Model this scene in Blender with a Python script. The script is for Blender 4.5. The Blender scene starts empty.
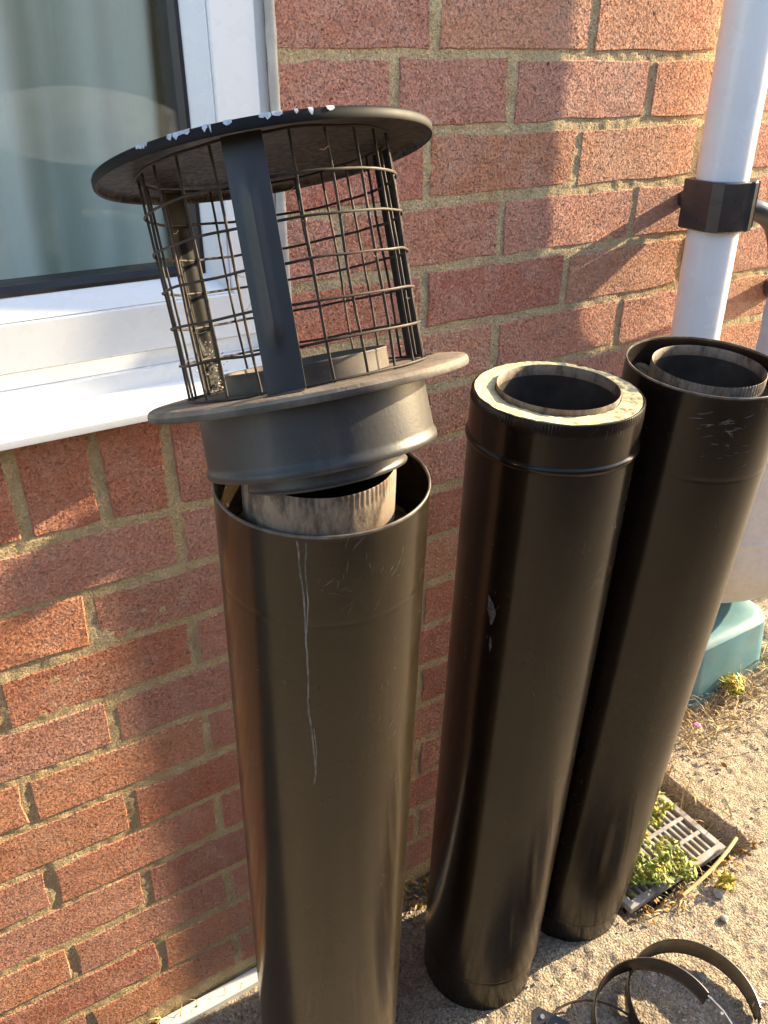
import bpy, bmesh, math, random
import numpy as np
from mathutils import Vector, Matrix, noise as mnoise

random.seed(7); rng = np.random.default_rng(7)
SC = bpy.context.scene; COL = SC.collection
PI = math.pi; R_ = math.radians

# ------------------------------------------------------------------ camera, sky, sun, exposure
cam_d = bpy.data.cameras.new('camera'); cam = bpy.data.objects.new('camera', cam_d); COL.objects.link(cam)
cr = Vector((0.8502069, -0.52643444, -0.003875)); cu = Vector((0.25144863, 0.39960806, 0.88152537)); cf = Vector((0.46251683, 0.75045332, -0.47212075))
cam.matrix_world = Matrix(((cr.x, cu.x, -cf.x, 0.0), (cr.y, cu.y, -cf.y, -0.83175), (cr.z, cu.z, -cf.z, 1.29792), (0, 0, 0, 1)))
cam_d.sensor_fit = 'VERTICAL'; cam_d.sensor_height = 24.0; cam_d.lens = 832.93 / 1024 * 24.0
cam_d.clip_start = 0.02; cam_d.clip_end = 500
SC.camera = cam

SUN_EL, SUN_AZ = 19.0, 6.2          # azimuth off the wall plane, towards the garden
sdir = Vector((math.cos(R_(SUN_EL)) * math.cos(R_(SUN_AZ)), -math.cos(R_(SUN_EL)) * math.sin(R_(SUN_AZ)), math.sin(R_(SUN_EL))))
world = bpy.data.worlds.new('World'); SC.world = world; world.use_nodes = True
wn = world.node_tree.nodes; wl = world.node_tree.links
bg = wn['Background']; sky = wn.new('ShaderNodeTexSky'); sky.sky_type = 'NISHITA'; sky.sun_disc = False
sky.sun_elevation = R_(SUN_EL); sky.sun_rotation = R_(90 + SUN_AZ); sky.dust_density = 1.5; sky.ozone_density = 1.0
wl.new(sky.outputs[0], bg.inputs[0]); bg.inputs[1].default_value = 0.15
sun_d = bpy.data.lights.new('sun', 'SUN'); sun_d.energy = 4.6; sun_d.angle = R_(0.53); sun_d.color = (1.0, 0.81, 0.52)
sun = bpy.data.objects.new('sun', sun_d); COL.objects.link(sun); sun.rotation_euler = sdir.to_track_quat('Z', 'Y').to_euler(); sun.location = (3, -1, 3)
SC.view_settings.view_transform = 'Standard'; SC.view_settings.look = 'None'; SC.view_settings.gamma = 1.0
SC.view_settings.exposure = 1.92
SC.cycles.max_bounces = 8; SC.cycles.diffuse_bounces = 4; SC.cycles.transparent_max_bounces = 12

# ------------------------------------------------------------------ node materials
class NT:
    def __init__(s, name):
        s.m = bpy.data.materials.new(name); s.m.use_nodes = True; s.t = s.m.node_tree; s.n = s.t.nodes
        s.b = s.n['Principled BSDF']; s.out = s.n['Material Output']
    def node(s, typ, **kw):
        nd = s.n.new(typ)
        for k, v in kw.items():
            if k.startswith('i_'):
                nd.inputs[k[2:].replace('_', ' ')].default_value = v
            else: setattr(nd, k, v)
        return nd
    def L(s, a, b): s.t.links.new(a, b)
    def val(s, x, sock):
        if hasattr(x, 'is_output') or isinstance(x, bpy.types.NodeSocket): s.L(x, sock)
        else: sock.default_value = x
    def pos(s):
        return s.node('ShaderNodeNewGeometry').outputs['Position']
    def obj(s):
        return s.node('ShaderNodeTexCoord').outputs['Object']
    def scale(s, v, sc):
        m = s.node('ShaderNodeVectorMath', operation='MULTIPLY'); s.L(v, m.inputs[0]); m.inputs[1].default_value = sc; return m.outputs[0]
    def noise(s, v, sc, det=4, rough=.55, dist=0.0):
        nd = s.node('ShaderNodeTexNoise'); s.L(v, nd.inputs['Vector']); nd.inputs['Scale'].default_value = sc
        nd.inputs['Detail'].default_value = det; nd.inputs['Roughness'].default_value = rough; nd.inputs['Distortion'].default_value = dist
        return nd.outputs['Fac']
    def vor(s, v, sc, feature='F1', out='Distance'):
        nd = s.node('ShaderNodeTexVoronoi', feature=feature); s.L(v, nd.inputs['Vector']); nd.inputs['Scale'].default_value = sc
        return nd.outputs[out]
    def ramp(s, f, stops, interp='LINEAR'):
        nd = s.node('ShaderNodeValToRGB'); s.L(f, nd.inputs[0]); cr_ = nd.color_ramp; cr_.interpolation = interp
        while len(cr_.elements) < len(stops): cr_.elements.new(0.5)
        for e, (p, c) in zip(cr_.elements, stops):
            e.position = p; e.color = (*c, 1) if len(c) == 3 else c
        return nd.outputs['Color']
    def step(s, f, a, b):
        nd = s.node('ShaderNodeMapRange'); s.L(f, nd.inputs['Value']); nd.inputs['From Min'].default_value = a; nd.inputs['From Max'].default_value = b
        return nd.outputs['Result']
    def mix(s, f, a, b, blend='MIX'):
        nd = s.node('ShaderNodeMix', data_type='RGBA', blend_type=blend)
        s.val(f, nd.inputs[0])
        for x, k in ((a, 6), (b, 7)):
            if isinstance(x, tuple): nd.inputs[k].default_value = (*x, 1)
            else: s.L(x, nd.inputs[k])
        return nd.outputs[2]
    def math(s, op, a, b=0.0):
        nd = s.node('ShaderNodeMath', operation=op); s.val(a, nd.inputs[0]); s.val(b, nd.inputs[1]); return nd.outputs[0]
    def bump(s, h, dist, strength=1.0, prev=None):
        nd = s.node('ShaderNodeBump'); s.L(h, nd.inputs['Height']); nd.inputs['Distance'].default_value = dist; nd.inputs['Strength'].default_value = strength
        if prev is not None: s.L(prev, nd.inputs['Normal'])
        return nd.outputs['Normal']
    def grain(s, v, sc, k, prev):
        # gritty surface: every grain faces its own way
        nd = s.node('ShaderNodeTexVoronoi'); s.L(v, nd.inputs['Vector']); nd.inputs['Scale'].default_value = sc
        a = s.node('ShaderNodeVectorMath', operation='SUBTRACT'); s.L(nd.outputs['Color'], a.inputs[0]); a.inputs[1].default_value = (.5, .5, .5)
        b = s.node('ShaderNodeVectorMath', operation='SCALE'); s.L(a.outputs[0], b.inputs[0]); b.inputs['Scale'].default_value = k
        c = s.node('ShaderNodeVectorMath', operation='ADD'); s.L(b.outputs[0], c.inputs[0]); s.L(prev, c.inputs[1])
        d = s.node('ShaderNodeVectorMath', operation='NORMALIZE'); s.L(c.outputs[0], d.inputs[0]); return d.outputs[0]
    def set(s, color=None, rough=None, metal=None, normal=None, spec=None, ior=None):
        for v, k in ((color, 'Base Color'), (rough, 'Roughness'), (metal, 'Metallic'), (normal, 'Normal'), (spec, 'Specular IOR Level'), (ior, 'IOR')):
            if v is None: continue
            if isinstance(v, tuple): s.b.inputs[k].default_value = (*v, 1)
            else: s.val(v, s.b.inputs[k])
        return s.m

def mat_brick():
    t = NT('sandfaced_brick'); p = t.pos()
    oi = t.node('ShaderNodeObjectInfo').outputs['Color']
    big = t.noise(p, 14, 3); mid = t.noise(p, 60, 4); fine = t.noise(p, 290, 3, .75)
    c = t.mix(t.step(big, .35, .7), oi, t.mix(0.35, oi, (.60, .24, .135)))
    c = t.mix(t.math('MULTIPLY', t.step(mid, .5, .75), .35), c, (.46, .26, .19))
    c = t.mix(t.math('MULTIPLY', t.step(fine, .50, .66), .34), c, (.74, .46, .30))
    c = t.mix(t.math('MULTIPLY', t.step(t.noise(p, 240, 2), .54, .64), .24), c, (.30, .12, .08))
    pits = t.step(t.vor(p, 26), .06, .035)
    c = t.mix(t.math('MULTIPLY', t.math('MULTIPLY', pits, t.step(t.noise(p, 9, 2), .45, .55)), .85), c, (.05, .03, .03))
    c = t.mix(t.math('MULTIPLY', t.step(t.noise(p, 19, 4, .6, .8), .42, .72), .42), c, (.66, .42, .32))
    smear = t.math('MULTIPLY', t.step(t.noise(p, 22, 5, .7, .6), .68, .76), .3)
    c = t.mix(smear, c, (.42, .34, .24))
    h = t.math('ADD', t.math('MULTIPLY', fine, 1.5), t.math('ADD', t.math('MULTIPLY', mid, .35), t.math('MULTIPLY', pits, -.5)))
    return t.set(c, .9, normal=t.grain(p, 520, 1.15, t.bump(h, .0042)), spec=.3)

def mat_mortar():
    t = NT('sandy_mortar'); p = t.pos()
    f = t.noise(p, 300, 3, .75); m = t.noise(p, 35, 4)
    c = t.ramp(m, [(.3, (.54, .395, .215)), (.55, (.64, .49, .28)), (.8, (.70, .57, .36))])
    c = t.mix(t.math('MULTIPLY', t.step(f, .55, .7), .4), c, (.42, .32, .20))
    c = t.mix(t.math('MULTIPLY', t.step(t.noise(t.scale(p, (1, 1, .5)), 5, 3), .5, .75), .4), c, (.44, .37, .28))
    return t.set(c, .95, normal=t.grain(p, 620, .9, t.bump(t.math('ADD', t.math('MULTIPLY', f, 1.4), m), .004)), spec=.15)

def mat_ground():
    t = NT('aggregate_concrete'); p = t.pos()
    v = t.node('ShaderNodeTexVoronoi'); t.L(p, v.inputs['Vector']); v.inputs['Scale'].default_value = 250
    stone = t.node('ShaderNodeSeparateColor'); t.L(v.outputs['Color'], stone.inputs[0])
    c = t.ramp(stone.outputs[0], [(0, (.36, .285, .20)), (.2, (.45, .365, .265)), (.55, (.52, .43, .32)), (.86, (.57, .49, .38)), (.97, (.68, .63, .55))], 'CONSTANT')
    big = t.noise(p, 9, 5, .6)
    c = t.mix(t.math('MULTIPLY', t.step(big, .4, .7), .45), c, (.40, .32, .22))
    c = t.mix(t.math('MULTIPLY', t.step(t.noise(p, 230, 3), .54, .66), .55), c, (.20, .15, .10))
    c = t.mix(t.math('MULTIPLY', t.step(t.noise(p, 3.1, 4), .55, .72), .35), c, (.20, .17, .13))
    fine = t.noise(p, 500, 3, .7)
    h = t.math('ADD', t.math('MULTIPLY', v.outputs['Distance'], -1.6), t.math('ADD', t.math('MULTIPLY', fine, 1.6), t.math('MULTIPLY', t.noise(p, 90, 3), 1.2)))
    return t.set(c, .9, normal=t.grain(p, 420, .8, t.bump(h, .0030)), spec=.25)

def mat_black_paint(name='black_satin_paint', base=(.009, .0075, .0065), rough=.22, scr=1.0, dust=.0, spec=.5, aniso=0.0):
    t = NT(name); o0 = t.obj(); rn = t.node('ShaderNodeObjectInfo').outputs['Random']; ad = t.node('ShaderNodeVectorMath', operation='ADD'); t.L(o0, ad.inputs[0]); t.L(t.math('MULTIPLY', rn, 9.7), ad.inputs[1]); o = ad.outputs[0]
    cl = t.noise(o, 16, 4, .6)
    c = t.mix(t.math('MULTIPLY', t.step(cl, .4, .8), .5), base, tuple(x * 2.2 for x in base))
    # fine scratches: thin iso-lines of a distorted, stretched noise, broken up by a mask
    s1 = t.noise(t.scale(o, (1, 1, .35)), 46, 2, .5, .8)
    line1 = t.step(t.math('ABSOLUTE', t.math('SUBTRACT', s1, .5)), .0030, .0006)
    m1 = t.step(t.noise(o, 21, 3), .60, .66)
    s2 = t.noise(t.scale(o, (1, 1, 2.2)), 60, 2, .5, .6)
    line2 = t.step(t.math('ABSOLUTE', t.math('SUBTRACT', s2, .52)), .0030, .0006)
    m2 = t.step(t.noise(o, 13, 3), .60, .68)
    sp = t.math('MULTIPLY', t.step(t.vor(o, 95), .11, .05), t.step(t.noise(o, 17, 3), .58, .66))
    sc = t.math('MINIMUM', t.math('ADD', t.math('ADD', t.math('MULTIPLY', line1, m1), t.math('MULTIPLY', line2, m2)), t.math('MULTIPLY', sp, .8)), 1.0)
    c = t.mix(t.math('MULTIPLY', sc, .30 * scr), c, (.16, .145, .13))
    if dust: c = t.mix(t.math('MULTIPLY', t.step(t.noise(o, 75, 5, .75), .42, .75), dust), c, (.22, .13, .075))
    r = t.math('ADD', t.math('MULTIPLY', t.noise(o, 30, 4), .16), rough - .08)
    r = t.math('ADD', r, t.math('MULTIPLY', sc, .25))
    if aniso:
        tg = t.node('ShaderNodeTangent', direction_type='RADIAL', axis='Z'); t.L(tg.outputs[0], t.b.inputs['Tangent'])
        t.b.inputs['Anisotropic'].default_value = aniso; t.b.inputs['Anisotropic Rotation'].default_value = .25
    h = t.math('ADD', t.noise(o, 6, 2), t.math('MULTIPLY', t.noise(o, 260, 2), .01))
    return t.set(c, r, normal=t.bump(h, .0012), spec=spec)

def mat_simple(name, col, rough=.5, spec=.5, metal=0.0, var=.2, vs=40, bump=.0, bs=200, dirt=None, dirt_amt=.3, ds=25):
    t = NT(name); o = t.obj()
    c = t.mix(t.math('MULTIPLY', t.step(t.noise(o, vs, 4), .35, .75), 1.0), tuple(x * (1 - var) for x in col), tuple(min(1, x * (1 + var)) for x in col))
    if dirt: c = t.mix(t.math('MULTIPLY', t.step(t.noise(o, ds, 5, .65), .45, .72), dirt_amt), c, dirt)
    r = t.math('ADD', t.math('MULTIPLY', t.noise(o, 35, 3), .2), rough - .1)
    n = t.bump(t.noise(o, bs, 3), bump) if bump else None
    return t.set(c, r, metal, n, spec)

M = {}
M['brick'] = mat_brick(); M['mortar'] = mat_mortar(); M['ground'] = mat_ground()
M['paint'] = mat_black_paint('black_satin_paint', (.007, .0048, .0033), .22, 1.2, .04, .38, .7)
M['paint_bronze'] = mat_black_paint('black_paint_worn', (.011, .0075, .0035), .19, 1.2, .05, .44, .7)
M['cap_dark'] = mat_black_paint('weathered_black_paint', (.0065, .006, .006), .60, .5, .03, .18)
M['strap'] = mat_black_paint('strap_paint', (.022, .021, .022), .42, .3, .02, .4)
M['cap_top'] = mat_simple('dusty_cap_top', (.55, .52, .48), .7, .3, var=.3, dirt=(.07, .06, .05), dirt_amt=.5)
def mat_cap_under():
    t = NT('flaking_black_underside'); o = t.obj()
    c = t.mix(t.step(t.noise(o, 12, 3), .35, .7), (.035, .03, .025), (.10, .086, .07))
    fl = t.math('MULTIPLY', t.step(t.noise(o, 170, 3, .6), .46, .51), t.step(t.noise(o, 18, 3), .36, .5))
    c = t.mix(t.math('MULTIPLY', fl, .9), c, (.006, .005, .005))
    c = t.mix(t.math('MULTIPLY', t.step(t.noise(o, 90, 4, .6), .6, .7), .35), c, (.17, .15, .125))
    return t.set(c, .6, normal=t.bump(t.noise(o, 210, 3, .6), .0012), spec=.4)
M['cap_under'] = mat_cap_under()
def mat_collar():
    t = NT('weathered_grey_collar'); o = t.obj()
    c = t.mix(t.step(t.noise(o, 10, 4), .35, .7), (.03, .029, .03), (.062, .057, .052))
    c = t.mix(t.math('MULTIPLY', t.step(t.noise(o, 420, 2), .62, .72), .08), c, (.26, .24, .21))
    c = t.mix(t.math('MULTIPLY', t.step(t.noise(t.scale(o, (1, 1, .3)), 40, 4), .55, .75), .4), c, (.11, .085, .065))
    return t.set(c, .42, normal=t.bump(t.noise(o, 300, 2), .00012), spec=.35)
M['collar'] = mat_collar()
M['flange_top'] = mat_simple('dusty_flange', (.20, .155, .115), .75, .25, var=.3, bump=.0006, bs=300, dirt=(.33, .26, .19), dirt_amt=.6)
M['flange_rim'] = mat_simple('worn_flange_edge', (.06, .052, .045), .55, .4, var=.4, bump=.0003, dirt=(.20, .165, .125), dirt_amt=.5)
M['wire'] = mat_simple('rusty_wire', (.028, .020, .016), .6, .3, var=.5, vs=90, dirt=(.085, .05, .032), dirt_amt=.5)
def mat_liner():
    t = NT('stained_liner_steel'); o = t.obj(); st_ = t.scale(o, (1, 1, .4))
    c = t.mix(t.step(t.noise(o, 20, 4), .35, .7), (.17, .13, .10), (.27, .21, .15))
    c = t.mix(t.math('MULTIPLY', t.step(t.noise(st_, 48, 5, .7, .4), .46, .60), .85), c, (.05, .034, .026))
    c = t.mix(t.math('MULTIPLY', t.step(t.noise(o, 26, 3), .56, .68), .6), c, (.22, .11, .045))
    return t.set(c, .6, .15, t.bump(t.noise(o, 180, 3), .0005), .4)
M['galv'] = mat_liner()
M['stub'] = mat_simple('dirty_stub_steel', (.075, .062, .05), .6, .3, var=.4, dirt=(.16, .125, .09), dirt_amt=.5)
M['soot'] = mat_simple('sooty_liner', (.032, .027, .024), .55, .4, var=.4, bump=.0003)
M['wool'] = mat_simple('insulation', (.12, .095, .06), .95, .1, var=.5, vs=70, bump=.006, bs=70)
def mat_cream():
    t = NT('cream_insulation_ring'); o = t.obj()
    c = t.mix(t.step(t.noise(o, 45, 4), .35, .7), (.55, .48, .27), (.68, .61, .38))
    c = t.mix(t.math('MULTIPLY', t.step(t.noise(o, 130, 4, .6, .5), .58, .64), .6), c, (.34, .28, .18))
    return t.set(c, .9, normal=t.bump(t.noise(o, 150, 4), .0015), spec=.1)
M['cream'] = mat_cream()
M['scratch'] = mat_simple('scratched_paint', (.085, .08, .075), .5, .5, var=.5, vs=200)
M['rim'] = mat_simple('worn_rim', (.14, .12, .10), .45, .5, var=.6, vs=80, dirt=(.03, .025, .02), dirt_amt=.7, ds=60)
M['drip'] = mat_simple('pale_dried_drip', (.15, .14, .13), .5, .4, var=.6, vs=120)
M['scuff'] = mat_simple('white_scuff', (.12, .125, .14), .55, .4, var=.6, vs=250)
M['chip'] = mat_simple('white_paint_chip', (.50, .52, .55), .6, .3, var=.35, vs=300)
M['pvc'] = mat_simple('white_pvc', (.78, .79, .80), .25, .5, var=.02, vs=6, dirt=(.66, .66, .66), dirt_amt=.3)
M['upvc'] = mat_simple('white_upvc', (.76, .78, .80), .28, .5, var=.0, vs=5)
M['sealant'] = mat_simple('grey_sealant', (.50, .46, .40), .8, .2, var=.2)
M['gasket'] = mat_simple('black_gasket', (.02, .02, .024), .4, .5, var=.3)
M['clip'] = mat_simple('black_plastic', (.035, .034, .036), .30, .7, var=.3, bump=.0001)
M['strip'] = mat_simple('white_strip', (.82, .80, .76), .5, .4, var=.05, dirt=(.5, .43, .32), dirt_amt=.3, ds=60)
M['teal'] = mat_simple('teal_plastic', (.10, .235, .28), .5, .4, var=.2, vs=12, dirt=(.19, .28, .29), dirt_amt=.7, ds=18)
M['butt'] = mat_simple('pale_plastic', (.60, .61, .65), .45, .4, var=.05, vs=8, dirt=(.42, .38, .34), dirt_amt=.35, ds=60)
M['clamp'] = mat_simple('black_band_paint', (.032, .022, .015), .36, .7, var=.5, dirt=(.10, .065, .04), dirt_amt=.6, ds=60)
M['steel'] = mat_simple('bright_steel', (.52, .47, .42), .35, .5, metal=.8, var=.2)
M['grate'] = mat_simple('grey_grate_plastic', (.38, .36, .34), .6, .4, var=.25, dirt=(.20, .15, .095), dirt_amt=.9, bump=.0004)
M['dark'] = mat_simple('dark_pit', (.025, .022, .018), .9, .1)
M['soil'] = mat_simple('soil', (.11, .08, .05), .95, .1, var=.5, vs=80, bump=.006, bs=120)
M['straw'] = mat_simple('dry_grass', (.50, .38, .19), .8, .2, var=.4, vs=15)
M['leaf'] = mat_simple('weed_leaf', (.27, .33, .06), .55, .3, var=.5, vs=20)
M['leaf_y'] = mat_simple('yellow_leaf', (.42, .33, .03), .6, .3, var=.3, vs=20)
M['litter'] = mat_simple('leaf_litter', (.34, .19, .055), .8, .2, var=.5, vs=30)
M['pink'] = mat_simple('pink_petal', (.65, .22, .50), .6, .3)
M['stone'] = mat_simple('pale_stone', (.42, .38, .33), .85, .2, var=.2, bump=.002, bs=120)
M['lawn'] = mat_simple('lawn', (.055, .085, .02), .9, .1, var=.4, vs=8)
M['room'] = mat_simple('room_wall', (.6, .58, .55), .9, .1)
M['fence'] = mat_simple('added_fence_brown', (.16, .10, .06), .8, .2, var=.3, vs=6)  # boards of the fence added out of view for reflections
def mat_curtain():
    t = NT('sage_curtain'); p = t.pos()
    w = t.noise(t.scale(p, (600, 600, 60)), 1, 2)
    c = t.mix(w, (.70, .74, .62), (.80, .83, .72))
    t.b.inputs['Subsurface Weight'].default_value = 0.0
    return t.set(c, .9, spec=.1)
M['curtain'] = mat_curtain()
def mat_glass():
    m = bpy.data.materials.new('window_glass'); m.use_nodes = True; n = m.node_tree.nodes; l = m.node_tree.links
    for x in list(n):
        if x.type == 'BSDF_PRINCIPLED': n.remove(x)
    tr = n.new('ShaderNodeBsdfTransparent'); tr.inputs[0].default_value = (.96, .965, .96, 1)
    gl = n.new('ShaderNodeBsdfGlossy'); gl.inputs['Roughness'].default_value = .015
    geo = n.new('ShaderNodeNewGeometry'); dt = n.new('ShaderNodeVectorMath'); dt.operation = 'DOT_PRODUCT'
    l.new(geo.outputs['Normal'], dt.inputs[0]); l.new(geo.outputs['Incoming'], dt.inputs[1])
    prev = dt.outputs['Value']
    for op, v in (('ABSOLUTE', None), ('SUBTRACT', 'inv'), ('POWER', 5.0), ('MULTIPLY', .95), ('ADD', .045)):
        k = n.new('ShaderNodeMath'); k.operation = op
        if v == 'inv': k.inputs[0].default_value = 1.0; l.new(prev, k.inputs[1])
        else:
            l.new(prev, k.inputs[0])
            if v is not None: k.inputs[1].default_value = v
        prev = k.outputs[0]
    mx = n.new('ShaderNodeMixShader'); l.new(k.outputs[0], mx.inputs[0]); l.new(tr.outputs[0], mx.inputs[1]); l.new(gl.outputs[0], mx.inputs[2])
    l.new(mx.outputs[0], n['Material Output'].inputs[0]); return m
M['glass'] = mat_glass()

# ------------------------------------------------------------------ mesh helpers
class MB:
    def __init__(s): s.v = []; s.f = []
    def add(s, vs, fs):
        k = len(s.v); s.v += [tuple(v) for v in vs]; s.f += [tuple(i + k for i in f) for f in fs]; return s
    def box(s, x0, x1, y0, y1, z0, z1, M_=None):
        vs = [Vector((x, y, z)) for z in (z0, z1) for y in (y0, y1) for x in (x0, x1)]
        if M_ is not None: vs = [M_ @ v for v in vs]
        return s.add(vs, [(0, 2, 3, 1), (4, 5, 7, 6), (0, 1, 5, 4), (2, 6, 7, 3), (0, 4, 6, 2), (1, 3, 7, 5)])
    def rbox(s, x0, x1, y0, y1, z0, z1, b, M_=None):
        # box with chamfered edges all round (24 verts)
        vs = []; ids = {}
        for ix, x in ((-1, x0), (1, x1)):
            for iy, y in ((-1, y0), (1, y1)):
                for iz, z in ((-1, z0), (1, z1)):
                    for a in range(3):
                        p = [x - ix * b, y - iy * b, z - iz * b]; p[a] = (x, y, z)[a]
                        ids[(ix, iy, iz, a)] = len(vs); vs.append(Vector(p))
        fs = []
        for a in range(3):
            o = [i for i in range(3) if i != a]
            for sgn in (-1, 1):
                q = []
                for u, w in ((-1, -1), (1, -1), (1, 1), (-1, 1)):
                    k = [0, 0, 0]; k[a] = sgn; k[o[0]] = u; k[o[1]] = w; q.append(ids[(*k, a)])
                fs.append(q)
        for a in range(3):
            o = [i for i in range(3) if i != a]
            for u in (-1, 1):
                for w in (-1, 1):
                    k0 = [0, 0, 0]; k0[o[0]] = u; k0[o[1]] = w; k0[a] = -1; k1 = list(k0); k1[a] = 1
                    fs.append([ids[(*k0, o[0])], ids[(*k1, o[0])], ids[(*k1, o[1])], ids[(*k0, o[1])]])
        for ix in (-1, 1):
            for iy in (-1, 1):
                for iz in (-1, 1): fs.append([ids[(ix, iy, iz, a)] for a in range(3)])
        if M_ is not None: vs = [M_ @ v for v in vs]
        return s.add(vs, fs)
    def lathe(s, prof, n=96, mod=None, a0=0.0, a1=2 * PI):
        full = abs(a1 - a0 - 2 * PI) < 1e-6; m = n if full else n + 1
        vs = []
        for i, (r, z) in enumerate(prof):
            for j in range(m):
                th = a0 + (a1 - a0) * j / n
                rr = r + (mod(th, i) if mod else 0)
                vs.append((rr * math.cos(th), rr * math.sin(th), z))
        fs = []
        for i in range(len(prof) - 1):
            for j in range(n):
                k = (j + 1) % m
                fs.append((i * m + j, i * m + k, (i + 1) * m + k, (i + 1) * m + j))
        return s.add(vs, fs)
    def tube(s, path, r, n=8, closed=False, caps=True):
        P = [Vector(p) for p in path]; m = len(P); vs = []; rr = r if callable(r) else (lambda i: r)
        up = None
        for i, p in enumerate(P):
            d = (P[(i + 1) % m] - P[i - 1]) if closed else (P[min(i + 1, m - 1)] - P[max(i - 1, 0)])
            d.normalize()
            if up is None: up = d.orthogonal().normalized()
            up = (up - d * up.dot(d)).normalized(); w = d.cross(up)
            for j in range(n):
                a = 2 * PI * j / n; vs.append(p + (up * math.cos(a) + w * math.sin(a)) * rr(i))
        fs = []
        for i in range(m if closed else m - 1):
            k = (i + 1) % m
            for j in range(n): fs.append((i * n + j, i * n + (j + 1) % n, k * n + (j + 1) % n, k * n + j))
        if caps and not closed: fs.append(tuple(range(n))[::-1]); fs.append(tuple((m - 1) * n + j for j in range(n)))
        return s.add(vs, fs)
    def sweep_rect(s, X0, X1, Z0, Z1, prof):
        # mitred frame in the XZ plane: prof = [(inset, y), ...] closed polygon
        vs = []; n = len(prof)
        for (cx, cz, sx, sz) in ((X0, Z0, 1, 1), (X1, Z0, -1, 1), (X1, Z1, -1, -1), (X0, Z1, 1, -1)):
            for d, y in prof: vs.append((cx + sx * d, y, cz + sz * d))
        fs = []
        for c in range(4):
            k = (c + 1) % 4
            for i in range(n): j = (i + 1) % n; fs.append((c * n + i, c * n + j, k * n + j, k * n + i))
        return s.add(vs, fs)
    def mesh(s, name, mat, smooth=None):
        me = bpy.data.meshes.new(name); me.from_pydata(s.v, [], s.f); me.validate()
        bm = bmesh.new(); bm.from_mesh(me); bmesh.ops.recalc_face_normals(bm, faces=bm.faces); bm.to_mesh(me); bm.free()
        for m_ in (mat if isinstance(mat, list) else [mat]): me.materials.append(m_)
        if smooth is not None:
            me.polygons.foreach_set('use_smooth', [True] * len(me.polygons)); me.set_sharp_from_angle(angle=R_(smooth))
        return me
    def build(s, name, mat, parent=None, smooth=None, **kw):
        return link(name, s.mesh(name, mat, smooth), parent, **kw)

def link(name, me, parent=None, loc=None, **kw):
    o = bpy.data.objects.new(name, me); COL.objects.link(o)
    if parent is not None: o.parent = parent
    if loc is not None: o.location = loc
    for k, v in kw.items(): o[k] = v
    return o
def thing(name, label, cat, mw=None, group=None):
    o = bpy.data.objects.new(name, None); COL.objects.link(o); o.empty_display_size = .05
    if mw is not None: o.matrix_world = mw
    o['label'] = label; o['category'] = cat
    if group: o['group'] = group
    return o
def tag(o, label, cat, group=None):
    o['label'] = label; o['category'] = cat
    if group: o['group'] = group
    return o
def T(x, y, z): return Matrix.Translation((x, y, z))
def axis_matrix(base, ax):
    ax = Vector(ax).normalized(); ex = (Vector((1, 0, 0)) - ax * ax.x).normalized(); ey = ax.cross(ex)
    return Matrix(((ex.x, ey.x, ax.x, base[0]), (ex.y, ey.y, ax.y, base[1]), (ex.z, ey.z, ax.z, base[2]), (0, 0, 0, 1)))
def grid_mesh(name, xs, ys, fn, mat, keep=None, smooth=True):
    nx, ny = len(xs), len(ys); X, Y = np.meshgrid(xs, ys); V = fn(X, Y).reshape(-1, 3)
    i = np.arange(nx - 1)[None, :] + nx * np.arange(ny - 1)[:, None]; i = i.ravel()
    if keep is not None:
        cx = (X[:-1, :-1] + X[1:, 1:]) / 2; cy = (Y[:-1, :-1] + Y[1:, 1:]) / 2; i = i[keep(cx, cy).ravel()]
    F = np.stack([i, i + 1, i + 1 + nx, i + nx], 1)
    me = bpy.data.meshes.new(name); me.vertices.add(len(V)); me.vertices.foreach_set('co', V.astype(np.float32).ravel())
    me.loops.add(F.size); me.loops.foreach_set('vertex_index', F.astype(np.int32).ravel())
    me.polygons.add(len(F)); me.polygons.foreach_set('loop_start', np.arange(0, F.size, 4, dtype=np.int32))
    me.polygons.foreach_set('loop_total', np.full(len(F), 4, np.int32))
    me.update(calc_edges=True)
    if smooth: me.polygons.foreach_set('use_smooth', np.ones(len(F), bool))
    me.materials.append(mat); return me
def vnoise(X, Y, cell, seed=0):
    # smooth value noise on a lattice
    g = np.random.default_rng(seed).random((512, 512)); x = X / cell + 700.3; y = Y / cell + 811.7
    xi = np.floor(x).astype(int); yi = np.floor(y).astype(int); fx = x - xi; fy = y - yi
    fx = fx * fx * (3 - 2 * fx); fy = fy * fy * (3 - 2 * fy); a = lambda i, j: g[(yi + j) % 512, (xi + i) % 512]
    return (a(0, 0) * (1 - fx) + a(1, 0) * fx) * (1 - fy) + (a(0, 1) * (1 - fx) + a(1, 1) * fx) * fy - .5

# ------------------------------------------------------------------ ground
GX0, GX1, GY0, GY1 = -.6, 2.7, -1.25, .62
PIT = (.845, 1.152, -.262, -.02)
def ground_z(X, Y):
    z = .0035 * vnoise(X, Y, .09, 1) + .0038 * vnoise(X, Y, .016, 2) + .0030 * vnoise(X, Y, .0075, 3) + .008 * vnoise(X, Y, .3, 4)
    wob = .014 * vnoise(X, Y, .05, 6) + .006 * vnoise(X, Y, .015, 7)
    d = np.minimum(np.minimum(X - PIT[0], PIT[1] - X), np.minimum(Y - PIT[2], PIT[3] - Y)) + wob
    t = np.clip((d + .008) / .016, 0, 1); z = z - .042 * t * t * (3 - 2 * t)
    # dirt bank beyond the house corner
    b = np.clip((X - 1.25) / .25, 0, 1) * np.clip((Y + .06) / .10, 0, 1); z = z + .018 * b + .02 * b * vnoise(X, Y, .04, 8)
    return z
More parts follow.
